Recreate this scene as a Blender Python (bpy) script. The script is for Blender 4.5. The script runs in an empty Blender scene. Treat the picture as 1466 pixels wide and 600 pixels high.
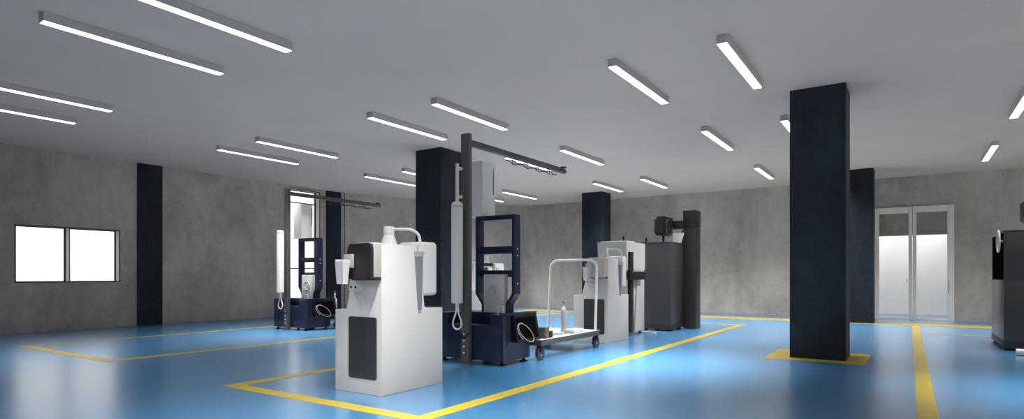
import bpy, bmesh, math
from mathutils import Vector, Matrix

S = bpy.context.scene
COL = S.collection
PI = math.pi

# ------------------------------------------------------------------ mesh builder
class MB:
    def __init__(self):
        self.bm = bmesh.new()

    def _merge(self, t, bev=0.0, seg=2, ang=30):
        if bev > 0:
            ed = [e for e in t.edges if len(e.link_faces) == 2 and e.calc_face_angle(0) > math.radians(ang)]
            bmesh.ops.bevel(t, geom=ed, offset=bev, segments=seg, profile=0.5, affect='EDGES', clamp_overlap=True)
        bmesh.ops.recalc_face_normals(t, faces=t.faces[:])
        me = bpy.data.meshes.new('tmp')
        t.to_mesh(me); t.free()
        self.bm.from_mesh(me)
        bpy.data.meshes.remove(me)
        return self

    def box(self, x0, x1, y0, y1, z0, z1, bev=0.0, seg=2):
        t = bmesh.new()
        bmesh.ops.create_cube(t, size=1.0)
        for v in t.verts:
            v.co = Vector((x0 if v.co.x < 0 else x1, y0 if v.co.y < 0 else y1, z0 if v.co.z < 0 else z1))
        return self._merge(t, bev, seg)

    def hexa(self, bot, top, z0, z1, bev=0.0, seg=2):
        """bot / top: (x0, x1, y0, y1) rectangles at z0 and z1"""
        t = bmesh.new()
        q = []
        for (x0, x1, y0, y1), z in ((bot, z0), (top, z1)):
            q.append([t.verts.new(p) for p in ((x0, y0, z), (x1, y0, z), (x1, y1, z), (x0, y1, z))])
        t.faces.new(q[0][::-1]); t.faces.new(q[1])
        for i in range(4):
            j = (i + 1) % 4
            t.faces.new((q[0][i], q[0][j], q[1][j], q[1][i]))
        return self._merge(t, bev, seg)

    def prism(self, pts, axis, a0, a1, bev=0.0, seg=2):
        """polygon pts extruded along axis ('x': pts=(y,z), 'y': pts=(x,z), 'z': pts=(x,y))"""
        t = bmesh.new()
        def P(p, a):
            if axis == 'x': return (a, p[0], p[1])
            if axis == 'y': return (p[0], a, p[1])
            return (p[0], p[1], a)
        A = [t.verts.new(P(p, a0)) for p in pts]
        B = [t.verts.new(P(p, a1)) for p in pts]
        t.faces.new(A); t.faces.new(B[::-1])
        n = len(pts)
        for i in range(n):
            j = (i + 1) % n
            t.faces.new((A[i], A[j], B[j], B[i]))
        return self._merge(t, bev, seg)

    def cyl(self, p0, p1, r0, r1=None, seg=24, bev=0.0):
        r1 = r0 if r1 is None else r1
        p0 = Vector(p0); p1 = Vector(p1); d = p1 - p0
        t = bmesh.new()
        bmesh.ops.create_cone(t, cap_ends=True, segments=seg, radius1=r0, radius2=r1, depth=d.length)
        m = Matrix.Translation((p0 + p1) / 2) @ d.to_track_quat('Z', 'Y').to_matrix().to_4x4()
        t.transform(m)
        return self._merge(t, bev, 2, 50)

    def lathe(self, c, prof, seg=28):
        """prof: list of (r, z) about a vertical axis through c"""
        t = bmesh.new()
        rings = []
        for r, z in prof:
            if r < 1e-5:
                rings.append([t.verts.new((c[0], c[1], c[2] + z))])
            else:
                rings.append([t.verts.new((c[0] + r * math.cos(2 * PI * k / seg), c[1] + r * math.sin(2 * PI * k / seg), c[2] + z)) for k in range(seg)])
        for a, b in zip(rings[:-1], rings[1:]):
            for k in range(seg):
                l = (k + 1) % seg
                if len(a) == 1 and len(b) == 1: continue
                if len(a) == 1: t.faces.new((a[0], b[k], b[l]))
                elif len(b) == 1: t.faces.new((a[k], a[l], b[0]))
                else: t.faces.new((a[k], a[l], b[l], b[k]))
        return self._merge(t)

    def tube(self, pts, r, seg=10, closed=False, smooth=0):
        pts = [Vector(p) for p in pts]
        for _ in range(smooth):
            q = []
            n = len(pts)
            rng = range(n) if closed else range(n - 1)
            if not closed: q.append(pts[0])
            for i in rng:
                a, b = pts[i], pts[(i + 1) % n]
                q += [a * .75 + b * .25, a * .25 + b * .75]
            if not closed: q.append(pts[-1])
            pts = q
        t = bmesh.new()
        n = len(pts)
        up = None
        rings = []
        for i, p in enumerate(pts):
            if closed:
                d = (pts[(i + 1) % n] - pts[i - 1]).normalized()
            else:
                d = (pts[min(i + 1, n - 1)] - pts[max(i - 1, 0)]).normalized()
            if up is None:
                up = d.orthogonal().normalized()
            u = (up - d * up.dot(d)).normalized(); up = u
            w = d.cross(u)
            rings.append([t.verts.new(p + r * (math.cos(2 * PI * k / seg) * u + math.sin(2 * PI * k / seg) * w)) for k in range(seg)])
        m = n if closed else n - 1
        for i in range(m):
            a, b = rings[i], rings[(i + 1) % n]
            off = 0
            if closed and i == n - 1:      # best matching twist at the seam
                off = min(range(seg), key=lambda s: (a[0].co - b[s].co).length)
            for k in range(seg):
                l = (k + 1) % seg
                t.faces.new((a[k], a[l], b[(l + off) % seg], b[(k + off) % seg]))
        if not closed:
            t.faces.new(rings[0][::-1]); t.faces.new(rings[-1])
        return self._merge(t)

    def strip(self, path, th, y0, y1):
        """sheet of thickness th along an XZ polyline, extruded in y"""
        n = len(path)
        L, R_ = [], []
        for i, p in enumerate(path):
            a = Vector(path[max(i - 1, 0)]); b = Vector(path[min(i + 1, n - 1)])
            d = (b - a).normalized(); nrm = Vector((-d.y, d.x))
            k = 1.0
            if 0 < i < n - 1:
                d1 = (Vector(p) - a).normalized()
                k = 1.0 / max(0.5, Vector((-d1.y, d1.x)).dot(nrm))
            L.append(Vector(p) + nrm * th / 2 * k); R_.append(Vector(p) - nrm * th / 2 * k)
        poly = [tuple(v) for v in L] + [tuple(v) for v in R_[::-1]]
        return self.prism(poly, 'y', y0, y1)

    def torus(self, c, axis, R, r, seg=28, s2=8):
        pts = []
        for k in range(seg):
            a = 2 * PI * k / seg
            u, v = R * math.cos(a), R * math.sin(a)
            pts.append({'x': (c[0], c[1] + u, c[2] + v), 'y': (c[0] + u, c[1], c[2] + v), 'z': (c[0] + u, c[1] + v, c[2])}[axis])
        return self.tube(pts, r, s2, closed=True)

    def build(self, name, mat, parent=None, ang=35):
        me = bpy.data.meshes.new(name)
        self.bm.to_mesh(me); self.bm.free()
        for p in me.polygons: p.use_smooth = True
        me.set_sharp_from_angle(angle=math.radians(ang))
        if mat: me.materials.append(mat)
        o = bpy.data.objects.new(name, me)
        COL.objects.link(o)
        if parent: o.parent = parent
        return o

def tag(o, label=None, cat=None, group=None, kind=None):
    if label: o['label'] = label
    if cat: o['category'] = cat
    if group: o['group'] = group
    if kind: o['kind'] = kind
    return o

def empty(name, loc, rz=0.0, label=None, cat=None, group=None):
    o = bpy.data.objects.new(name, None)
    COL.objects.link(o)
    o.empty_display_size = 0.1
    o.location = loc; o.rotation_euler = (0, 0, rz)
    return tag(o, label, cat, group)

def copy_tree(o, loc, rz=0.0, label=None, skip=()):
    def rec(src, par):
        c = src.copy(); COL.objects.link(c)
        if par: c.parent = par
        for ch in list(src.children):
            if ch.name.split('.')[0] not in skip:
                rec(ch, c)
        return c
    r = rec(o, None)
    r.location = loc; r.rotation_euler = (0, 0, rz)
    if label: r['label'] = label
    return r

# ------------------------------------------------------------------ materials
def pbr(name, col, rough=0.5, metal=0.0, spec=0.5, vary=0.0, vscale=6.0, bump=0.0, bscale=40.0):
    m = bpy.data.materials.new(name); m.use_nodes = True
    nt = m.node_tree; b = nt.nodes['Principled BSDF']
    b.inputs['Base Color'].default_value = (*col, 1)
    b.inputs['Roughness'].default_value = rough
    b.inputs['Metallic'].default_value = metal
    b.inputs['Specular IOR Level'].default_value = spec
    if vary > 0 or bump > 0:
        tc = nt.nodes.new('ShaderNodeTexCoord')
        n = nt.nodes.new('ShaderNodeTexNoise'); n.inputs['Scale'].default_value = vscale
        n.inputs['Detail'].default_value = 5
        nt.links.new(tc.outputs['Object'], n.inputs['Vector'])
        if vary > 0:
            r = nt.nodes.new('ShaderNodeMapRange')
            r.inputs['From Min'].default_value = 0.3; r.inputs['From Max'].default_value = 0.7
            r.inputs['To Min'].default_value = 1 - vary; r.inputs['To Max'].default_value = 1 + vary
            nt.links.new(n.outputs['Fac'], r.inputs['Value'])
            mx = nt.nodes.new('ShaderNodeVectorMath'); mx.operation = 'SCALE'
            mx.inputs[0].default_value = col
            nt.links.new(r.outputs['Result'], mx.inputs['Scale'])
            nt.links.new(mx.outputs['Vector'], b.inputs['Base Color'])
        if bump > 0:
            n2 = nt.nodes.new('ShaderNodeTexNoise'); n2.inputs['Scale'].default_value = bscale
            nt.links.new(tc.outputs['Object'], n2.inputs['Vector'])
            bp = nt.nodes.new('ShaderNodeBump'); bp.inputs['Strength'].default_value = bump
            bp.inputs['Distance'].default_value = 0.01
            nt.links.new(n2.outputs['Fac'], bp.inputs['Height'])
            nt.links.new(bp.outputs['Normal'], b.inputs['Normal'])
    return m

def plaster(name, dark, light, rough=0.75, spec=0.3, s1=0.9, s2=5.0, streak=0.4, lo=0.3, hi=0.72):
    """mottled trowelled concrete, in world metres"""
    m = bpy.data.materials.new(name); m.use_nodes = True
    nt = m.node_tree; b = nt.nodes['Principled BSDF']; N = nt.nodes.new; Lk = nt.links.new
    g = N('ShaderNodeNewGeometry')
    n1 = N('ShaderNodeTexNoise'); n1.inputs['Scale'].default_value = s1; n1.inputs['Detail'].default_value = 8; n1.inputs['Roughness'].default_value = 0.62
    n1.inputs['Distortion'].default_value = 0.6
    n2 = N('ShaderNodeTexNoise'); n2.inputs['Scale'].default_value = s2; n2.inputs['Detail'].default_value = 6; n2.inputs['Roughness'].default_value = 0.7
    mp = N('ShaderNodeMapping'); mp.inputs['Scale'].default_value = (1, 1, 0.45)
    Lk(g.outputs['Position'], mp.inputs['Vector'])
    Lk(mp.outputs['Vector'], n1.inputs['Vector']); Lk(g.outputs['Position'], n2.inputs['Vector'])
    mixf = N('ShaderNodeMix'); mixf.data_type = 'FLOAT'; mixf.inputs['Factor'].default_value = streak
    Lk(n1.outputs['Fac'], mixf.inputs['A']); Lk(n2.outputs['Fac'], mixf.inputs['B'])
    r = N('ShaderNodeMapRange'); r.inputs['From Min'].default_value = lo; r.inputs['From Max'].default_value = hi
    Lk(mixf.outputs['Result'], r.inputs['Value'])
    mc = N('ShaderNodeMix'); mc.data_type = 'RGBA'
    mc.inputs['A'].default_value = (*dark, 1); mc.inputs['B'].default_value = (*light, 1)
    Lk(r.outputs['Result'], mc.inputs['Factor'])
    Lk(mc.outputs['Result'], b.inputs['Base Color'])
    b.inputs['Roughness'].default_value = rough; b.inputs['Specular IOR Level'].default_value = spec
    bp = N('ShaderNodeBump'); bp.inputs['Strength'].default_value = 0.12; bp.inputs['Distance'].default_value = 0.02
    Lk(n2.outputs['Fac'], bp.inputs['Height']); Lk(bp.outputs['Normal'], b.inputs['Normal'])
    return m

def emit(name, col, strength):
    m = bpy.data.materials.new(name); m.use_nodes = True
    nt = m.node_tree; nt.nodes.clear()
    e = nt.nodes.new('ShaderNodeEmission'); o = nt.nodes.new('ShaderNodeOutputMaterial')
    e.inputs['Color'].default_value = (*col, 1); e.inputs['Strength'].default_value = strength
    nt.links.new(e.outputs[0], o.inputs[0])
    return m

def pane(name, tr=0.80):
    m = bpy.data.materials.new(name); m.use_nodes = True
    nt = m.node_tree; nt.nodes.clear()
    o = nt.nodes.new('ShaderNodeOutputMaterial')
    t = nt.nodes.new('ShaderNodeBsdfTransparent'); t.inputs['Color'].default_value = (tr, tr, tr, 1)
    g = nt.nodes.new('ShaderNodeBsdfGlossy'); g.inputs['Roughness'].default_value = 0.03
    lw_ = nt.nodes.new('ShaderNodeLayerWeight'); lw_.inputs['Blend'].default_value = 0.5
    pw = nt.nodes.new('ShaderNodeMath'); pw.operation = 'POWER'; pw.inputs[1].default_value = 5.0
    f = nt.nodes.new('ShaderNodeMath'); f.operation = 'MULTIPLY_ADD'; f.inputs[1].default_value = 0.5; f.inputs[2].default_value = 0.03
    nt.links.new(lw_.outputs['Facing'], pw.inputs[0]); nt.links.new(pw.outputs[0], f.inputs[0])
    mx = nt.nodes.new('ShaderNodeMixShader')
    nt.links.new(f.outputs[0], mx.inputs[0]); nt.links.new(t.outputs[0], mx.inputs[1]); nt.links.new(g.outputs[0], mx.inputs[2])
    nt.links.new(mx.outputs[0], o.inputs[0])
    return m

LAMP = 4.0
LOW_GLOW, SKY, SKY_LEFT = 1.0, 0.35, 3.0
M = {}
M['floor'] = pbr('blue_epoxy', (0.005, 0.185, 0.42), rough=0.27, spec=1.0, vary=0.06, vscale=0.7)
M['floor'].node_tree.nodes['Principled BSDF'].inputs['IOR'].default_value = 3.3
M['yellow'] = pbr('yellow_paint', (0.44, 0.32, 0.022), rough=0.35, spec=0.5, vary=0.06, vscale=3)
M['wall'] = plaster('grey_plaster', (0.275, 0.260, 0.243), (0.50, 0.474, 0.445), lo=0.36, hi=0.66, streak=.28)
M['ceil'] = pbr('ceiling_paint', (0.555, 0.515, 0.495), rough=0.8, spec=0.2, vary=0.03, vscale=1.2)
M['navy_wall'] = plaster('navy_plaster', (0.0015, 0.003, 0.006), (0.014, 0.024, 0.037), rough=0.6, spec=0.25, lo=0.36, hi=0.64, s1=1.6, s2=7.0)
M['white_wall'] = pbr('white_paint', (0.82, 0.82, 0.81), rough=0.7)
M['frame_black'] = pbr('black_window_metal', (0.012, 0.012, 0.012), rough=0.4)
M['reveal'] = pbr('reveal_paint', (0.55, 0.55, 0.54), rough=0.7)
M['door_white'] = pbr('white_door_metal', (0.82, 0.82, 0.81), rough=0.4)
M['glass'] = pane('clear_glass')
M['door_glass'] = pane('door_glass', 0.97)
M['white'] = pbr('white_enamel', (0.73, 0.725, 0.71), rough=0.35, vary=0.02, vscale=2)
M['white_soft'] = pbr('white_plastic', (0.80, 0.795, 0.78), rough=0.28)
M['beige'] = pbr('beige_plastic', (0.50, 0.46, 0.41), rough=0.5)
M['charcoal'] = pbr('charcoal_plastic', (0.013, 0.013, 0.0135), rough=0.5)
M['dark_panel'] = pbr('dark_vent_panel', (0.035, 0.036, 0.038), rough=0.35)
M['handpiece'] = pbr('grey_handpiece', (0.22, 0.225, 0.24), rough=0.4)
M['navy'] = pbr('navy_enamel', (0.005, 0.010, 0.034), rough=0.38, vary=0.08, vscale=4)
M['navy_dark'] = pbr('dark_navy_enamel', (0.004, 0.005, 0.012), rough=0.35)
M['black'] = pbr('black_rubber', (0.007, 0.007, 0.008), rough=0.6, spec=0.25)
M['post'] = pbr('dark_grey_steel', (0.075, 0.075, 0.072), rough=0.45)
M['steel'] = pbr('light_grey_steel', (0.50, 0.50, 0.50), rough=0.42)
M['bottle'] = pbr('painted_bottle', (0.60, 0.60, 0.61), rough=0.3, metal=0.25)
M['pale_steel'] = pbr('pale_steel', (0.58, 0.58, 0.58), rough=0.4)
M['chrome'] = pbr('brushed_chrome', (0.75, 0.75, 0.75), rough=0.22, metal=0.9)
M['offwhite'] = pbr('offwhite_enamel', (0.88, 0.87, 0.83), rough=0.45)
M['cable'] = pbr('cream_cable', (0.45, 0.41, 0.33), rough=0.5)
M['bar'] = pbr('trolley_steel', (0.045, 0.045, 0.05), rough=0.4)
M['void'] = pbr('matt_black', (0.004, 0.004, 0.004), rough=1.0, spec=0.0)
M['deck'] = pbr('deck_aluminium', (0.74, 0.74, 0.73), rough=0.3)
M['brown'] = pbr('brown_box', (0.075, 0.06, 0.048), rough=0.6)
M['wheel'] = pbr('wheel_rubber', (0.020, 0.028, 0.045), rough=0.4)
M['mill'] = pbr('charcoal_enamel', (0.040, 0.040, 0.043), rough=0.32)
M['mill_dark'] = pbr('black_brown_enamel', (0.011, 0.010, 0.009), rough=0.5)
M['pale'] = pbr('pale_grey_enamel', (0.52, 0.52, 0.50), rough=0.45)
M['screen'] = pbr('blue_grey_screen', (0.06, 0.08, 0.13), rough=0.2)
M['lamp'] = emit('lamp_diffuser', (1.0, 0.985, 0.96), LAMP)
M['housing'] = pbr('lamp_housing', (0.50, 0.50, 0.50), rough=0.5)

# ------------------------------------------------------------------ the room
H = 3.27
XL, YB, XR, YF = -12.9, 16.3, 5.4, -2.2
CX, CY = -10.55, 16.3           # where the slanted wall meets the back wall
SY = 11.2                        # where the slanted wall leaves the left wall

def struct(name, mb, mat, parent=None):
    o = mb.build(name, mat, parent)
    if parent is None: o['kind'] = 'structure'
    return o

struct('floor', MB().prism([(XL, YF), (XR, YF), (XR, 18.9), (-2.0, 18.9), (-2.0, YB), (CX, CY), (XL, SY)], 'z', -0.2, 0.0), M['floor'])
struct('ceiling', MB().prism([(XL, YF), (XR, YF), (XR, YB), (CX, CY), (XL, SY)], 'z', H, H + 0.2), M['ceil'])

W1 = (3.776, 5.434, 0.877, 1.90)     # y0, y1, z0, z1
W2 = (9.285, 10.205, 0.12, 3.20)
w = MB()
T = 0.26
def lw(y0, y1, z0, z1): w.box(XL - T, XL, y0, y1, z0, z1)
lw(YF - 0.2, W1[0], 0, H); lw(W1[0], W1[1], 0, W1[2]); lw(W1[0], W1[1], W1[3], H)
lw(W1[1], W2[0], 0, H); lw(W2[0], W2[1], 0, W2[2]); lw(W2[0], W2[1], W2[3], H); lw(W2[1], SY, 0, H)
struct('wall_left', w, M['wall'])
d = Vector((CX - XL, CY - SY)).normalized(); nrm = Vector((-d.y, d.x)) * T
struct('wall_left_slanted', MB().prism([(XL, SY), (CX, CY), (CX + nrm.x, CY + nrm.y), (XL + nrm.x, SY + nrm.y)], 'z', 0, H), M['wall'])
DX0, DX1, DZ = -0.60, 0.765, 1.93
b = MB()
b.box(CX - 0.1, DX0, YB, YB + 0.2, 0, H); b.box(DX0, DX1, YB, YB + 0.2, DZ, H); b.box(DX1, XR + 0.2, YB, YB + 0.2, 0, H)
struct('wall_back', b, M['wall'])
struct('wall_front', MB().box(XL, XR, YF - 0.2, YF, 0, H), M['navy_wall'])
struct('trim_1', MB().box(XL, XL + 0.012, 11.0, 11.02, 0, H), M['frame_black'])

# dark wall piers on the left wall and free-standing dark columns
PADC = []
def column(name, x0, x1, y0, y1, label):
    o = MB().box(x0, x1, y0, y1, 0, H, 0.006, 1).build(name, M['navy_wall'])
    return tag(o, label, 'column', None, 'structure')
column('pilaster', XL, XL + 0.05, 5.74, 6.21, 'dark navy wall pier right of the wide two-pane window')
column('pilaster', XL, XL + 0.05, 10.40, 10.87, 'dark navy wall pier right of the tall narrow window')
column('column', -7.45, -6.845, 7.995, 8.57, 'dark navy square column behind the tallest white machine and the navy bench')
column('column', -7.45, -6.845, 14.60, 15.16, 'dark navy column standing by the back wall behind the white trolley handle')
column('column', -1.215, -0.613, 7.95, 8.545, 'large dark navy column in front, standing on a yellow floor pad')
column('column', -1.215, -0.613, 14.575, 15.15, 'dark navy column beside the glass double door, half hidden by the big column')

# ---- windows
def window(name, y0, y1, z0, z1, mull, trans):
    root = empty(name, (XL, (y0 + y1) / 2, z0)); root['kind'] = 'structure'
    inv = lambda mb: mb
    ox, oy, oz = XL, (y0 + y1) / 2, z0
    def bx(mb, xa, xb, ya, yb, za, zb): mb.box(xa - ox, xb - ox, ya - oy, yb - oy, za - oz, zb - oz)
    e = 0.018
    f = MB()                                     # face frame on the wall surface
    bx(f, XL - .02, XL + .006, y0, y0 + e, z0, z1); bx(f, XL - .02, XL + .006, y1 - e, y1, z0, z1)
    bx(f, XL - .02, XL + .006, y0, y1, z0, z0 + e); bx(f, XL - .02, XL + .006, y0, y1, z1 - e, z1)
    xs = XL - 0.17                               # sash, set back in the wall
    s = 0.028
    bx(f, xs - .03, xs, y0, y0 + s, z0, z1); bx(f, xs - .03, xs, y1 - s, y1, z0, z1)
    bx(f, xs - .03, xs, y0, y1, z0, z0 + s); bx(f, xs - .03, xs, y0, y1, z1 - s, z1)
    for ym in mull:
        bx(f, xs - .03, xs, ym - .02, ym + .02, z0, z1); bx(f, XL - .02, XL + .006, ym + 0.0, ym + .016, z0, z1)
    for zm in trans:
        bx(f, xs - .03, xs, y0, y1, zm - .014, zm + .014); bx(f, XL - .16, XL - .15, y0, y1, zm - .01, zm + .01)
    f.build('window_frame', M['frame_black'], root)
    r = MB()
    bx(r, XL - .16, XL - .02, y0, y0 + .010, z0, z1); bx(r, XL - .16, XL - .02, y1 - .010, y1, z0, z1)
    bx(r, XL - .16, XL - .02, y0, y1, z1 - .010, z1); bx(r, XL - .16, XL - .02, y0, y1, z0, z0 + .010)
    for ym in mull: bx(r, XL - .16, XL - .02, ym + .002, ym + .012, z0, z1)
    r.build('window_reveal', M['reveal'], root)
    ed = [y0] + list(mull) + [y1]
    for a, c in zip(ed[:-1], ed[1:]):
        p = MB(); bx(p, xs - .018, xs - .012, a + .02, c - .02, z0 + s, z1 - s)
        p.build('window_pane', M['glass'], root)
    return root
window('window_1', *W1, (4.58,), ())
window('window_2', *W2, (), (2.88, 1.19))

# ---- glass double door in the back wall
def door(name, x0, x1, gx0, gx1, handle_x, hz0, hz1):
    root = empty(name, ((x0 + x1) / 2, YB, 0)); root['kind'] = 'structure'
    ox, oy = (x0 + x1) / 2, YB
    def bx(mb, xa, xb, ya, yb, za, zb, bev=0.0): mb.box(xa - ox, xb - ox, ya - oy, yb - oy, za, zb, bev)
    f = MB()
    y0, y1 = YB - 0.045, YB - 0.001
    bx(f, x0, gx0, y0, y1, 0.0, 2.575, .004); bx(f, gx1, x1, y0, y1, 0.0, 2.575, .004)
    bx(f, gx0, gx1, y0, y1, 0.0, 0.06, .003); bx(f, gx0, gx1, y0, y1, 2.435, 2.575, .003)
    fr = f.build('door_frame', M['door_white'], root)
    p = MB(); bx(p, gx0 - .01, gx1 + .01, y0 + .018, y0 + .026, .05, 2.445)
    p.build('door_pane', M['door_glass'], root)
    h = MB()
    xh = handle_x - ox
    h.tube([(xh, y0 - oy, hz0), (xh, y0 - oy - .04, hz0), (xh, y0 - oy - .04, hz1), (xh, y0 - oy, hz1)], .008)
    h.build('door_handle', M['chrome'], root)
door('door_1', -0.66, 0.070, -0.575, -0.005, 0.03 - .07, 0.86, 0.92)
door('door_2', 0.076, 0.832, 0.145, 0.708, 0.735, 0.62, 0.92)

# white lobby beyond the door
lob = MB(); lob.box(-1.5, 1.7, 18.6, 18.8, 0, 2.5)
struct('wall_lobby_back', lob, M['white_wall'])
struct('wall_lobby_left', MB().box(-1.6, -1.5, 16.5, 18.8, 0, 2.5), M['white_wall'])
struct('wall_lobby_right', MB().box(1.7, 1.8, 16.5, 18.8, 0, 2.5), M['white_wall'])
struct('ceiling_lobby', MB().box(-1.6, 1.8, 16.5, 18.8, 2.5, 2.6), M['white_wall'])

# ---- painted floor lines
def lines(label, rects, cat='floor line'):
    mb = MB()
    for x0, x1, y0, y1 in rects: mb.box(x0, x1, y0, y1, 0.0, 0.002)
    return tag(mb.build('floor_marking', M['yellow']), label, cat)
def ring(x0, x1, y0, y1, t=.14):
    return [(x0, x1, y0, y0 + t), (x0, x1, y1 - t, y1), (x0, x0 + t, y0 + t, y1 - t), (x1 - t, x1, y0 + t, y1 - t)]
lines('yellow painted border of the front bay around the white machines and trolley', ring(-5.19, -2.765, 3.02, 12.72))
lines('yellow painted border of the far left bay below the windows', ring(-10.50, -7.73, 3.10, 14.0))
lines('wide yellow line running along the floor from the camera to the glass door', [(0.048, 0.178, -2.0, 14.33)])
lines('broad yellow band along the foot of the back wall', [(-9.4, -7.47, 14.33, 15.1), (-7.47, -6.82, 14.33, 14.59), (-6.82, -1.23, 14.33, 15.1), (-1.23, -.60, 14.33, 14.57), (-0.60, 4.2, 14.33, 15.1)])
lines('thin yellow cross line just in front of the glass door on the right', [(0.18, 4.2, 12.46, 12.6)])
lines('yellow square pad painted around the foot of the big front column', [(-1.475, -0.40, 7.72, 7.948), (-1.475, -0.40, 8.547, 8.79), (-1.475, -1.217, 7.948, 8.547), (-0.611, -0.40, 7.948, 8.547)], 'floor pad')

# ------------------------------------------------------------------ ceiling lamps
COLS = dict(a=-9.985, b=-8.84, c=-6.215, d=-5.035, e=-2.58, f=-1.465, g=1.21)
ROWS = {1: (2.01, 3.61), 2: (5.75, 7.36), 3: (9.11, 10.73), 4: (12.82, 14.46)}
def make_lamp():
    root = empty('ceiling_lamp', (0, 0, H))
    hb = MB(); hb.box(-.052, .052, -.81, .81, -.078, 0, .003, 1)
    hb.build('lamp_housing', M['housing'], root)
    db = MB(); db.box(-.044, .044, -.802, .802, -.083, -.0775)
    db.build('lamp_diffuser', M['lamp'], root)
    tag(root, 'x', 'ceiling lamp', 'long white ceiling lamps')
    return root
LAMP_LABEL = {
 'd1': 'topmost ceiling lamp at the upper left, cut by the top edge of the picture',
 'c1': 'uncut long ceiling lamp at the upper left, below the topmost one',
 'b1': 'upper of the two ceiling lamps cut by the left edge of the picture',
 'a1': 'lower of the two ceiling lamps cut by the left edge of the picture',
 'a2': 'lower lamp of the two hanging over the far left bay, right of the wall pier',
 'b2': 'ceiling lamp over the left bay, upper of the two left of the centre column',
 'c2': 'ceiling lamp just above the top of the centre column, lower left of its pair',
 'd2': 'ceiling lamp right above the jib post of the front navy bench, upper of its pair',
 'e2': 'ceiling lamp at upper right, left of the pair above the big front column',
 'f2': 'ceiling lamp at upper right, nearest the top of the big front column',
 'a3': 'ceiling lamp ending at the left side of the centre column, longer of two there',
 'b3': 'short visible end of a ceiling lamp at the left edge of the centre column',
 'c3': 'ceiling lamp seen directly under the jib arm of the front navy bench',
 'd3': 'ceiling lamp right of the end of the front jib arm',
 'e3': 'ceiling lamp halfway between the jib arm and the big front column',
 'f3': 'ceiling lamp whose end pokes out at the left side of the big front column',
 'g3': 'ceiling lamp cut by the right edge of the picture',
 'a4': 'tiny far ceiling lamp right beside the white control box on the front bench',
 'b4': 'far ceiling lamp between the white control box and the column by the back wall',
 'c4': 'far ceiling lamp right above the dark column by the back wall',
 'd4': 'far ceiling lamp just right of the dark column standing by the back wall',
 'e4': 'far ceiling lamp above the black milling machine, left of the big front column',
 'f4': 'far ceiling lamp hidden behind the big front column',
 'g4': 'far ceiling lamp at the right above the glass door side of the back wall',
}
LAMP_SPREAD = dict(e2=62, e3=105, d3=100, b2=75, d1=130, a4=110, b4=110, c4=110, d4=110, e4=110, f4=110, g4=110)
LAMP_POWER = dict(a1=.2, b1=.5, c1=.05, d1=.5, a2=.7, b2=1.25, c2=.7, d2=1.2, e2=2.3, f2=.1, a3=.8, b3=.5, c3=1.5, d3=1.7, e3=2.0, f3=.2, g3=.4,
                  a4=1.2, b4=1.8, c4=1.9, d4=1.9, e4=1.9, f4=1.5, g4=1.2)
first = None
for r, (y0, y1) in ROWS.items():
    for c, x in COLS.items():
        k = '%s%d' % (c, r)
        if k not in LAMP_LABEL or k == 'f4': continue      # the one fully behind the big column is only a light
        loc = (x, (y0 + y1) / 2, H)
        if first is None:
            first = make_lamp(); first.location = loc; first['label'] = LAMP_LABEL[k]
        else:
            copy_tree(first, loc, 0, LAMP_LABEL[k])
# lamps outside the view, some added for fill, as plain area lights
def area(name, loc, sx, sy, power, rot=(0, 0, 0), col=(1, .985, .96)):
    l = bpy.data.lights.new(name, 'AREA'); l.shape = 'RECTANGLE'; l.size = sx; l.size_y = sy; l.energy = power; l.color = col
    o = bpy.data.objects.new(name, l); o.location = loc; o.rotation_euler = rot; COL.objects.link(o); return o
PW = 33.0
SPREAD = math.radians(82)
for k in LAMP_LABEL:
    y0, y1 = ROWS[int(k[1])]
    area('ceiling_lamp_light', (COLS[k[0]], (y0 + y1) / 2, H - .086), .088, 1.604, PW * LAMP_POWER.get(k, 1.0)).data.spread = math.radians(LAMP_SPREAD.get(k, 82))
for x, y, pw, sp in ((-5.035, -.85, 1.3, 150), (-2.58, -.85, 1.5, 150), (-1.465, -.85, 1.0, 150), (1.21, -.85, .3, 150), (-2.58, 2.81, 2.2, 85), (-1.465, 2.81, .1, 60), (1.21, 2.81, .1, 60), (1.21, 6.55, 1.1, 58), (2.35, 2.81, .1, 60), (2.35, 6.55, .3, 60), (2.35, 9.92, .4, 80), (2.35, 13.64, .8, 110)):  # unseen row behind the camera added to brighten the faces turned to it
    area('ceiling_lamp_light', (x, y, H - .086), .088, 1.604, PW * pw).data.spread = math.radians(sp)
for x in (-0.75, 0.45):
    area('lobby_lamp', (x, 18.25, 2.49), .25, .12, 6)
    area('lobby_lamp', (x, 17.5, 2.49), .6, .3, 13)

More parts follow.
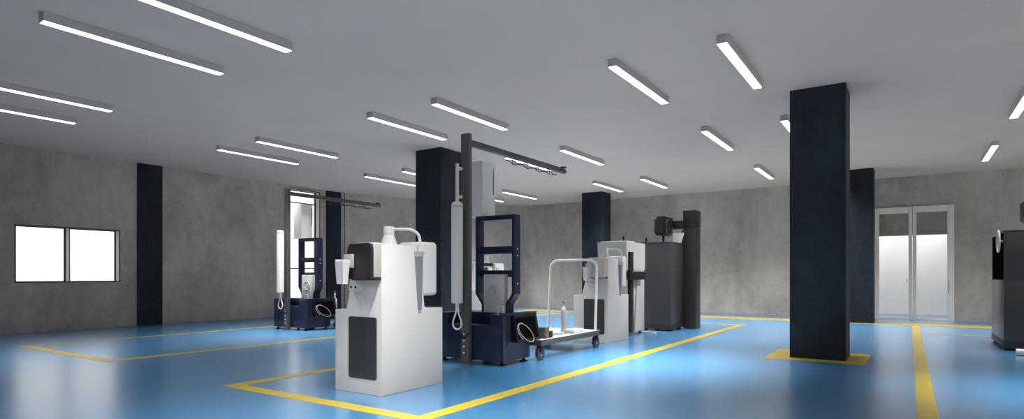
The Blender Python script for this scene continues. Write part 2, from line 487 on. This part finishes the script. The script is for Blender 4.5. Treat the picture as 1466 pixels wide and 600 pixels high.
# ------------------------------------------------------------------ white machines
def white_machine(loc, label, head_mat):
    R = empty('white_machine', loc, 0, label, 'machine', 'white floor-standing machines')
    c = MB(); t = bmesh.new()
    def F(*pts):
        t.faces.new([t.verts.new(p) for p in pts])
    X0, X1, X2, Y1, Y2, Y3, Z1, Z2 = -.575, -.432, -.285, .458, .524, .77, .708, 1.268
    F((X0, 0, 0), (0, 0, 0), (0, 0, Z2), (X2, 0, Z2), (X1, 0, Z1), (X0, 0, Z1))
    F((0, 0, 0), (0, Y3, 0), (0, Y3, Z1), (0, Y2, Z1), (0, Y1, Z2), (0, 0, Z2))
    F((X0, 0, Z1), (X1, 0, Z1), (X1, Y2, Z1), (0, Y2, Z1), (0, Y3, Z1), (X0, Y3, Z1))
    F((X1, 0, Z1), (X2, 0, Z2), (X2, Y1, Z2), (X1, Y2, Z1))
    F((0, Y2, Z1), (X1, Y2, Z1), (X2, Y1, Z2), (0, Y1, Z2))
    F((X2, 0, Z2), (0, 0, Z2), (0, Y1, Z2), (X2, Y1, Z2))
    F((X0, 0, 0), (X0, 0, Z1), (X0, Y3, Z1), (X0, Y3, 0))
    F((X0, Y3, 0), (X0, Y3, Z1), (0, Y3, Z1), (0, Y3, 0))
    F((X0, 0, 0), (X0, Y3, 0), (0, Y3, 0), (0, 0, 0))
    bmesh.ops.remove_doubles(t, verts=t.verts[:], dist=1e-5)
    c._merge(t, .005, 2)
    c.build('cabinet', M['white'], R)
    # dark vent panel with rounded corners
    def rrect(x0, x1, z0, z1, r, n=6):
        pts = []
        for cx, cz, a0 in ((x1 - r, z1 - r, 0), (x0 + r, z1 - r, 90), (x0 + r, z0 + r, 180), (x1 - r, z0 + r, 270)):
            for k in range(n + 1):
                a = math.radians(a0 + 90 * k / n); pts.append((cx + r * math.cos(a), cz + r * math.sin(a)))
        return pts
    MB().prism(rrect(-.398, -.058, .128, .652, .022), 'y', -.006, .004, .002, 1).build('vent_panel', M['dark_panel'], R)
    # head: shaped faceplate, block behind, cap, chin
    f = MB()
    f.prism([(-.005, .972), (-.005, 1.225), (-.012, 1.252), (-.03, 1.268), (-.235, 1.268), (-.258, 1.262), (-.272, 1.245), (-.298, 1.17), (-.298, 1.07), (-.277, .972)], 'y', -.118, -.085, .004, 2)
    f.build('head', head_mat, R)
    MB().box(-.275, -.006, -.086, .01, .988, 1.254, .003).build('head_body', M['beige'], R)
    MB().box(-.262, -.004, -.086, .004, 1.252, 1.272, .006).build('head_cap', M['white_soft'], R)
    MB().box(-.270, -.006, -.084, .002, .962, .990, .003).build('head_chin', M['charcoal'], R)
    # spout block, scoop and bracket
    MB().box(-.297, -.196, -.150, -.117, 1.066, 1.18, .006).build('spout_block', M['steel'], R)
    s = MB()
    def wall4(z0, z1, a0, a1, th):
        # four tapering walls of an open scoop, a0/a1 = (x0,x1,y0,y1) at z0/z1
        for side in range(4):
            def rc(a):
                x0, x1, y0, y1 = a
                return [(x0, x0 + th, y0, y1), (x1 - th, x1, y0, y1), (x0, x1, y0, y0 + th), (x0, x1, y1 - th, y1)][side]
            s.hexa(rc(a0), rc(a1), z0, z1)
    wall4(.938, 1.118, (-.292, -.226, -.222, -.160), (-.306, -.214, -.230, -.148), .008)
    s.box(-.292, -.226, -.222, -.160, .932, .945)
    s.box(-.226, -.214, -.226, -.150, 1.10, 1.135)
    s.box(-.306, -.294, -.226, -.150, 1.10, 1.135)
    s.build('scoop', M['white_soft'], R)
    MB().hexa((-.345, -.235, -.05, .03), (-.325, -.235, -.05, .03), .872, .968, .003).build('scoop_bracket', M['white'], R)
    for x in (-.313, -.258):
        MB().cyl((x, -.054, .905), (x, -.048, .905), .010, seg=12).build('screw', M['black'], R)
    # funnel, hose, holder and handpiece
    fx, fy = -.155, .235
    fu = MB()
    fu.lathe((fx, fy, 1.266), [(0, 0), (.076, 0), (.076, .006), (.048, .080), (.044, .09), (.047, .092), (.047, .158), (.043, .164), (0, .164)])
    fu.build('funnel', M['white_soft'], R)
    MB().tube([(fx + .03, fy + .01, 1.405), (fx + .08, fy + .06, 1.408), (.0, .34, 1.408), (.028, .405, 1.375), (.03, .43, 1.32), (.03, .43, 1.21)], .0135, 12, smooth=2).build('hose', M['white_soft'], R)
    MB().hexa((-.004, .040, .392, .462), (-.004, .052, .385, .470), 1.168, 1.214, .003).build('hose_holder', M['steel'], R)
    MB().hexa((-.004, .014, .432, .470), (-.006, .036, .392, .462), .70, 1.168, .004).build('handpiece', M['handpiece'], R)
    MB().box(-.30, -.002, .485, .706, .82, 1.308, .034, 5).build('tank', M['white_soft'], R)
    return R
wm1 = white_machine((-3.62, 3.482, 0), 'white machine with charcoal head nearest the camera, at the front of the yellow bay', M['charcoal'])
wm2 = white_machine((-3.70, 8.10, 0), 'white machine with beige head behind the trolley handle, beside the dark cabinet', M['beige'])
wm3 = white_machine((-7.46, 10.67, 0), 'distant white machine glimpsed through the navy frame of the front bench', M['white_soft'])
wm3.rotation_euler = (0, 0, PI / 2)
dsp = MB(); dsp.hexa((-.372, -.30, .025, .20), (-.338, -.28, .025, .20), 1.035, 1.205, .006); dsp.build('display_housing', M['white_soft'], wm3)
sc_ = MB(); sc_.hexa((-.370, -.35, .062, .150), (-.350, -.33, .062, .150), 1.066, 1.180); sc_.build('display', M['screen'], wm3)
MB().box(-.318, -.265, -.02, .27, 1.212, 1.274, .004).build('top_trim', M['charcoal'], wm3)

# ------------------------------------------------------------------ navy work bench with jib post
def bench(loc, label):
    R = empty('jib_bench', loc, 0, label, 'work bench', 'navy work benches with jib arm')
    W, D = .934, .56
    b = MB()
    b.box(-W, 0, 0, D, .045, .43, .004)
    b.box(-W, -.78, 0, D, .428, .572, .004)
    b.box(-.175, 0, 0, D, .428, .566, .004)
    b.box(-.79, -.17, .25, D, .428, .572, .004)
    b.box(-.035, .006, -.004, .05, .045, .570, .003)          # corner upright
    b.build('body', M['navy'], R)
    MB().box(-.775, -.18, .004, .25, .428, .436).build('tray_liner', M['navy_dark'], R)
    k = MB()                                                  # sloped cable console on the right flank
    k.prism([(-.02, .578), (.025, .578), (.028, .555), (.088, .252), (-.02, .252)], 'y', .165, .655, .004)
    k.box(-.06, .036, .02, .66, .562, .580, .003)
    con = k.build('cable_console', M['navy_dark'], R)
    sl = (.088 - .028) / (.252 - .555)
    def on(y, z, off): return (.028 + (z - .555) * sl + off, y, z)
    rec = MB()
    t = bmesh.new()
    v = [t.verts.new(on(y, z, o)) for o in (.002, .006) for y, z in ((.195, .285), (.195, .525), (.60, .525), (.62, .285))]
    for f in ((0, 1, 2, 3), (7, 6, 5, 4), (0, 4, 5, 1), (1, 5, 6, 2), (2, 6, 7, 3), (3, 7, 4, 0)): t.faces.new([v[i] for i in f])
    rec._merge(t)
    rec.build('console_panel', M['void'], con)
    cb = MB()
    pts = []
    for i in range(40):
        a = 2 * PI * i / 40
        y = .345 + .140 * math.cos(a) - .03 * math.sin(a); z = .350 + .098 * math.sin(a) - .045 * math.cos(a)
        pts.append(on(y, z, .018))
    cb.tube(pts, .0048, 8, closed=True)
    pts = []
    for i in range(22):
        a = PI * .55 + PI * .80 * i / 21
        pts.append(on(.315 + .145 * math.cos(a), .356 + .10 * math.sin(a) - .045 * math.cos(a), .024))
    cb.tube(pts, .0048, 8)
    cb.build('coiled_cable', M['cable'], con)
    MB().box(0, .004, .075, .105, .22, .51).build('slot', M['black'], R)
    for x, y in ((-.05, .05), (-.05, D - .06), (-W + .06, .05), (-W + .06, D - .06)):
        q = MB(); q.cyl((x, y, .008), (x, y, .05), .022, seg=16); q.cyl((x, y, 0), (x, y, .010), .048, seg=20)
        q.build('foot', M['black'], R)
    # frame on the bench: portal of folded plate, drawn in at the foot
    y0, y1 = .30, .425
    f = MB()
    f.strip([(-.499, .565), (-.499, .665), (-.589, .79), (-.589, 1.70)], .032, y0, y1)
    f.strip([(-.155, .565), (-.155, .665), (-.065, .79), (-.065, 1.70)], .032, y0, y1)
    f.box(-.605, -.049, y0, y1, 1.655, 1.712, .003)
    f.build('frame', M['navy'], R)
    MB().box(-.580, -.074, y0 + .01, y1 - .02, 1.258, 1.345, .003).build('cross_bar', M['navy'], R)
    MB().box(-.580, -.074, y0 + .05, y1 - .02, .985, 1.065, .003).build('cross_bar', M['navy'], R)
    for z in (1.31, 1.235, .91):
        MB().cyl((-.05, .365, z), (-.043, .365, z), .011, seg=12).build('bolt', M['white_soft'], R)
    g = MB()
    g.box(-.462, -.168, y0 - .03, y0 + .045, .565, 1.017, .003)
    blk = g.build('gauge_block', M['pale_steel'], R)
    ri = MB()
    ri.torus((-.305, y0 - .03, .815), 'y', .078, .015); ri.torus((-.305, y0 - .03, .815), 'y', .040, .013)
    ri.cyl((-.305, y0 - .05, .815), (-.305, y0 - .02, .815), .020, seg=20)
    ri.build('gauge_ring', M['pale_steel'], blk)
    MB().tube([(-.135, .10, .56), (-.135, .10, .655), (-.068, .10, .655), (-.068, .10, .56)], .009, 8).build('loop_handle', M['pale_steel'], R)
    # control box standing on the frame
    cbx = MB(); cbx.box(-.725, -.492, .285, .545, 1.728, 2.372, .006)
    ctl = cbx.build('control_box', M['offwhite'], R)
    MB().box(-.735, -.486, .278, .55, 1.711, 1.73, .004).build('control_box_base', M['white_soft'], ctl)
    MB().box(-.4925, -.489, .50, .512, 1.98, 2.30).build('door_seam', M['post'], ctl)
    # post with jib arm
    p = MB(); p.box(-.540, -.427, -.064, -.003, .012, 2.62, .003)
    post = p.build('post', M['post'], R)
    MB().box(-.56, -.407, -.085, -.003, 0, .014, .002).build('post_base', M['post'], post)
    for z in (.335, .265, .195, .125):
        MB().cyl((-.495, -.070, z), (-.495, -.063, z), .012, seg=12).build('post_bolt', M['white_soft'], post)
    MB().tube([(-.515, -.066, .34), (-.515, -.09, .30), (-.49, -.095, .285), (-.45, -.09, .30), (-.435, -.066, .345)], .008, 8, smooth=2).build('cable_clip', M['black'], post)
    a = MB(); a.box(-.508, -.458, -.003, 2.10, 2.535, 2.565, .003); a.box(-.515, -.451, -.003, 2.10, 2.497, 2.533, .003)
    arm = a.build('jib_arm', M['post'], R)
    e = MB(); e.cyl((-.483, 2.08, 2.525), (-.483, 2.28, 2.525), .036, seg=18, bev=.006); e.box(-.50, -.42, 2.18, 2.24, 2.56, 2.585)
    e.build('arm_end', M['post'], R)
    for y in (.95, 1.24, 1.53, 1.82):
        h = MB(); h.torus((-.483, y, 2.462), 'x', .036, .006, 18, 6); h.cyl((-.483, y, 2.49), (-.483, y, 2.51), .010, seg=10)
        h.build('cable_ring', M['post'], arm)
    fc = MB()
    for xo, ph in ((-.455, 0.0), (-.51, .6)):
        fc.tube([(xo, .80 + .0435 * i, 2.447 + .018 * math.sin(i * .9 + ph)) for i in range(29)], .0055, 6)
    fc.build('festoon_cable', M['black'], arm)
    # hoist balancer hanging in front of the post
    hx, hy = -.532, -.140
    hc = MB(); hc.lathe((hx, hy, 0), [(0, .690), (.055, .690), (.066, .70), (.066, 1.80), (.060, 1.825), (.045, 1.835), (0, 1.835)], 26)
    hoist = hc.build('hoist_cylinder', M['offwhite'], R)
    MB().cyl((hx, hy, 1.775), (hx, hy, 1.788), .0675, seg=26).build('hoist_band', M['steel'], hoist)
    MB().cyl((hx, hy, 1.83), (hx, hy, 2.27), .020, seg=14).build('hoist_rod', M['offwhite'], R)
    for z in (1.90, 2.22):
        MB().box(hx - .022, hx + .022, hy, -.060, z - .015, z + .015).build('hoist_clamp', M['offwhite'], R)
    MB().box(hx - .03, hx + .03, hy + .05, -.060, 1.60, 1.64).build('hoist_bracket', M['post'], R)
    hk = MB()
    hk.cyl((hx, hy, .60), (hx, hy, .692), .020, seg=14)
    hk.tube([(hx - .012, hy, .64), (hx - .018, hy, .575), (hx - .055, hy, .50), (hx - .066, hy, .445), (hx - .04, hy, .405), (hx, hy, .392), (hx + .04, hy, .405), (hx + .066, hy, .445), (hx + .055, hy, .50), (hx + .018, hy, .575), (hx + .012, hy, .64)], .010, 10, smooth=2)
    hk.build('hook_loop', M['offwhite'], R)
    return R
BX, BY = -3.716, 5.383
bench1 = bench((BX, BY, 0), 'navy work bench with tall jib post and white hoist, between the two white machines')
LX, LY = -9.094, 6.869
bench2 = copy_tree(bench1, (LX, LY, 0), 0, 'navy work bench with jib post far left, in front of the tall bright window', skip=('hoist_rod', 'hoist_clamp'))

# ------------------------------------------------------------------ flat trolley with push handle
def trolley(loc, label):
    R = empty('flat_trolley', loc, 0, label, 'trolley', 'flat trolleys docked to the navy benches')
    L, Wd = 1.615, .86                      # y from 0 to L, x from -Wd to 0
    f = MB()
    f.box(-.030, 0, 0, L, .172, .240, .003); f.box(-Wd, -Wd + .03, 0, L, .172, .240, .003)
    f.box(-Wd, 0, 0, .03, .172, .240, .003); f.box(-Wd, 0, L - .03, L, .172, .240, .003)
    f.box(-Wd, 0, .62, .65, .172, .228)
    f.build('chassis', M['bar'], R)
    d = MB(); d.box(-Wd + .006, -.006, .92, L - .006, .236, .243)
    d.box(-.13, -.006, .03, .925, .236, .243); d.box(-Wd + .006, -Wd + .13, .03, .925, .236, .243)
    d.build('deck', M['deck'], R)
    h = MB()
    y0, y1 = L - .07, L - .01
    xl, xr = -.80, -.042
    zt = 1.225
    pts = [(xr, y0, .243), (xr, y0 + (y1 - y0) * .75, zt - .14)]
    for k in range(1, 7):
        a = PI / 2 * k / 6
        pts.append((xr - .13 + .13 * math.cos(a), y1, zt - .13 + .13 * math.sin(a)))
    for k in range(0, 7):
        a = PI / 2 + PI / 2 * k / 6
        pts.append((xl + .13 + .13 * math.cos(a), y1, zt - .13 + .13 * math.sin(a)))
    pts += [(xl, y0, .243)]
    h.tube(pts, .0185, 14)
    h.build('push_handle', M['white_soft'], R)
    for x, y in ((-.042, .05), (-.042, L - .06), (-Wd + .042, .05), (-Wd + .042, L - .06)):
        wv = MB(); wv.cyl((x - .018, y, .078), (x + .018, y, .078), .078, seg=28, bev=.008)
        wh = wv.build('wheel', M['wheel'], R)
        hb = MB(); hb.cyl((x - .022, y, .078), (x + .022, y, .078), .026, seg=16)
        hb.build('hub', M['steel'], wh)
        fk = MB(); fk.box(x - .030, x - .022, y - .02, y + .02, .07, .175); fk.box(x + .022, x + .030, y - .02, y + .02, .07, .175); fk.box(x - .03, x + .03, y - .03, y + .03, .158, .175)
        fk.build('caster_fork', M['black'], R)
    return R
TX, TY = -3.594, 5.990
tr1 = trolley((TX, TY, 0), 'flat trolley with tall white push handle docked at the front navy bench')
tr2 = copy_tree(tr1, (TX + LX - BX, TY + LY - BY, 0), 0, 'flat trolley beside the far left navy bench, mostly hidden by the nearest white machine')

def bottle(loc, label):
    b = MB()
    b.lathe(loc, [(0, 0), (.036, 0), (.040, .006), (.040, .275), (.036, .30), (.022, .325), (.013, .335), (.012, .365), (0, .367)])
    o = b.build('gas_bottle', M['bottle'])
    v = MB(); v.cyl((loc[0], loc[1], loc[2] + .36), (loc[0], loc[1], loc[2] + .40), .008, seg=10)
    v.torus((loc[0], loc[1], loc[2] + .405), 'y', .020, .0055, 18, 6)
    v.cyl((loc[0], loc[1], loc[2] + .42), (loc[0], loc[1], loc[2] + .47), .006, .003, seg=8)
    v.build('valve', M['chrome'], o)
    return tag(o, label, 'bottle', 'gas bottles on the trolleys')
bottle((-3.87, 7.05, .2432), 'slim silver gas bottle on the trolley with the white push handle')
b2 = bottle((-9.24, 7.66, .2432), 'slim pale bottle at the far left bench, beside the cup of the nearest white machine')
b2.data.materials[0] = M['white_soft']
for ch in b2.children: ch.data.materials[0] = M['white_soft']
wb = MB(); wb.box(-3.765, -3.615, 6.87, 7.13, .2432, .300, .004)
tag(wb.build('white_carton', M['white']), 'low white carton lying on the trolley deck beside the silver bottle', 'box')
bb = MB(); bb.box(-3.74, -3.63, 6.155, 6.245, .2432, .375, .004)
tag(bb.build('brown_box', M['brown']), 'dark brown box on the trolley deck next to the navy console', 'box')
bb = MB(); bb.box(-3.72, -3.635, 6.262, 6.345, .2432, .325, .004)
tag(bb.build('black_box', M['black']), 'small black box on the trolley deck beside the brown box', 'box')

# ------------------------------------------------------------------ pale machine with black slide
R = empty('slide_machine', (-3.87, 9.2, 0), 0, 'pale grey upright machine with black slide, between the white machine and the dark cabinet', 'machine')
c = MB(); c.box(-.50, -.005, .06, .80, .05, 1.10, .006); c.hexa((-.52, .0, .02, .82), (-.52, .0, -.02, .82), 1.10, 1.565, .008)
c.build('housing', M['pale'], R)
MB().box(-.50, -.02, .05, .40, 1.40, 1.585, .006).build('top_cover', M['white'], R)
MB().box(-.01, .035, .06, .21, .06, 1.40, .004).build('slide_rail', M['black'], R)
MB().box(-.01, .080, -.02, .62, .935, 1.075, .006).build('carriage', M['black'], R)
MB().prism([(.30, .06), (.62, .06), (.52, .93), (.42, .93)], 'x', -.01, .02).build('side_rib', M['pale'], R)
for x, y in ((-.44, .12), (-.06, .12), (-.44, .74), (-.06, .74)):
    MB().cyl((x, y, 0), (x, y, .055), .035, seg=16).build('foot', M['steel'], R)
MB().cyl((-.10, .10, 1.58), (-.10, .10, 1.655), .014, .018, seg=12, bev=.003).build('knob', M['black'], R)
fb = MB(); fb.box(-.02, .24, .68, .74, .0, .030, .004)
fb.build('foot_bar', M['white'], R)

# ------------------------------------------------------------------ charcoal milling machines
def mill(loc, label, depth, window_side, tower):
    R = empty('milling_machine', loc, 0, label, 'machine', 'charcoal milling machines')
    W = .545
    c = MB()
    if window_side:
        c.box(0, W, 0, depth, .12, .94, .004)
        c.box(0, W, 0, .012, .93, 1.60, .002); c.box(.012, W, .01, depth, .93, 1.60, .003)
        c.box(0, W, depth - .06, depth, .93, 1.60, .003); c.box(0, W, 0, depth, 1.585, 1.61, .003)
    else:
        c.box(0, W, 0, depth, .12, 1.60, .004)
        c.box(-.05, W + .004, -.01, depth, 1.595, 1.615, .003)
    c.build('cabinet', M['mill'], R)
    if window_side:
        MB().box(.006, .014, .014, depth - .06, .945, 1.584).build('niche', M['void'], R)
        hw = MB(); hw.torus((-.045, .14, 1.47), 'x', .145, .012, 30, 8)
        for a in (0, 2 * PI / 3, 4 * PI / 3):
            hw.cyl((-.045, .14, 1.47), (-.045, .14 + .145 * math.cos(a), 1.47 + .145 * math.sin(a)), .008, seg=8)
        hw.cyl((-.06, .14, 1.47), (.10, .14, 1.47), .018, seg=14)
        hw.build('handwheel', M['steel'], R)
    MB().box(-.004, W + .004, -.004, depth, .035, .13, .004).build('plinth', M['mill_dark'], R)
    for x, y in ((.06, .06), (W - .06, .06), (.06, depth - .08), (W - .06, depth - .08)):
        MB().cyl((x, y, 0), (x, y, .04), .04, seg=16).build('foot', M['black'], R)
    tx0, tx1, ty0, ty1 = tower
    t = MB()
    t.box(tx0, tx1, ty0, ty1, 0.0, 1.895, .004); t.box(tx0, tx1 + .004, ty0 - .006, ty1 + .004, 1.915, 2.235, .006)
    t.box(tx0 + .01, tx1 - .01, ty0 + .01, ty1 - .01, 1.89, 1.92)
    t.hexa((tx0 - .13, tx0 + .01, ty0 + .02, ty1 - .02), (tx0 - .03, tx0 + .01, ty0 + .02, ty1 - .02), 1.60, 1.86)
    t.box(tx0 - .13, tx0 + .02, ty0 + .02, ty1 - .02, .06, 1.61)
    t.build('column', M['mill_dark'], R)
    ax = .40 if window_side else .24
    MB().box(ax - .03, tx0 + .02, ty0 + .01, ty1 - .03, 1.90, 2.055, .004).build('arm', M['mill_dark'], R)
    hd = MB(); hd.box(ax - .10, ax + .075, ty0 - .46, ty0 + .06, 1.80, 2.06, .006)
    if not window_side: hd.box(ax - .07, ax + .08, ty0 - .43, ty0 + .06, 2.055, 2.11, .006)
    hd.hexa((ax - .07, ax + .05, ty0 - .42, ty0 - .1), (ax - .10, ax + .075, ty0 - .46, ty0), 1.755, 1.805)
    hd.build('head', M['mill_dark'], R)
    MB().cyl((ax, ty0 - .25, 1.60), (ax, ty0 - .25, 1.77), .022, seg=14).build('spindle', M['black'], R)
    w2 = MB(); w2.torus((ax + .11, ty0 - .25, 1.90), 'x', .165, .011, 30, 8); w2.cyl((ax + .06, ty0 - .25, 1.90), (ax + .12, ty0 - .25, 1.90), .016, seg=12)
    for a in (PI / 2, PI / 2 + 2 * PI / 3, PI / 2 + 4 * PI / 3):
        w2.cyl((ax + .11, ty0 - .25, 1.90), (ax + .11, ty0 - .25 + .165 * math.cos(a), 1.90 + .165 * math.sin(a)), .007, seg=8)
    w2.build('feed_wheel', M['post'], R)
    if not window_side:
        MB().hexa((ax + .12, ax + .27, ty0 - .05, ty0 - .03), (ax + .12, ax + .33, ty0 - .05, ty0 - .03), 1.614, 1.815, .004).build('splash_guard', M['offwhite'], R)
        MB().cyl((.035, .12, 1.61), (.035, .12, 1.70), .014, .018, seg=12, bev=.003).build('knob', M['black'], R)
    return R
mill((-4.095, 10.45, 0), 'charcoal milling machine with column and arm in the middle, behind the pale slide machine', .70, False, (.535, .775, .72, 1.02))
mill((1.06, 10.28, 0), 'charcoal milling machine with chrome handwheel cut by the right edge of the picture', 1.40, True, (.56, .82, 1.1, 1.4))

fx_ = MB()
fx_.cyl((1.12, 9.72, .045), (1.20, 9.72, .045), .040, seg=18, bev=.004); fx_.cyl((1.20, 9.72, .045), (1.42, 9.72, .045), .028, seg=18)
tag(fx_.build('hose_coupling', M['white_soft']), 'small white pipe fitting on the blue floor at the right edge', 'pipe fitting')

# ------------------------------------------------------------------ daylight, camera, view
wd = bpy.data.worlds.new('World'); S.world = wd; wd.use_nodes = True
wn = wd.node_tree; bg = wn.nodes['Background']
# overcast sky; unseen glow below the horizon added to brighten the ceiling
wg = wn.nodes.new('ShaderNodeTexCoord'); wsep = wn.nodes.new('ShaderNodeSeparateXYZ')
wr = wn.nodes.new('ShaderNodeMapRange'); wr.inputs['From Min'].default_value = -0.25; wr.inputs['From Max'].default_value = 0.02
wr.inputs['To Min'].default_value = LOW_GLOW; wr.inputs['To Max'].default_value = SKY
wn.links.new(wg.outputs['Generated'], wsep.inputs[0]); wn.links.new(wsep.outputs['Z'], wr.inputs['Value'])
wl = wn.nodes.new('ShaderNodeMapRange'); wl.inputs['From Min'].default_value = -0.55; wl.inputs['From Max'].default_value = 0.1
wl.inputs['To Min'].default_value = SKY_LEFT; wl.inputs['To Max'].default_value = SKY
wn.links.new(wsep.outputs['X'], wl.inputs['Value']); wn.links.new(wl.outputs['Result'], wr.inputs['To Max'])
wn.links.new(wr.outputs['Result'], bg.inputs[1]); bg.inputs[0].default_value = (1.0, 0.985, 0.96, 1)

cam = bpy.data.cameras.new('camera'); co = bpy.data.objects.new('camera', cam); COL.objects.link(co)
co.location = (0, 0, 1.0); co.rotation_euler = (PI / 2, 0, math.radians(33.743))
cam.sensor_fit = 'HORIZONTAL'; cam.sensor_width = 36.0
cam.lens = 36.0 * 850.3 / 1466.0
cam.shift_y = 95.0 / 1466.0
cam.clip_start = 0.05; cam.clip_end = 200
S.camera = co
S.view_settings.view_transform = 'Standard'; S.view_settings.look = 'None'
S.view_settings.gamma = 1.0; S.view_settings.use_curve_mapping = False
S.view_settings.exposure = 0.0
S.cycles.max_bounces = 10; S.cycles.diffuse_bounces = 6; S.cycles.glossy_bounces = 4
S.cycles.transparent_max_bounces = 8
S.cycles.sample_clamp_indirect = 4.0
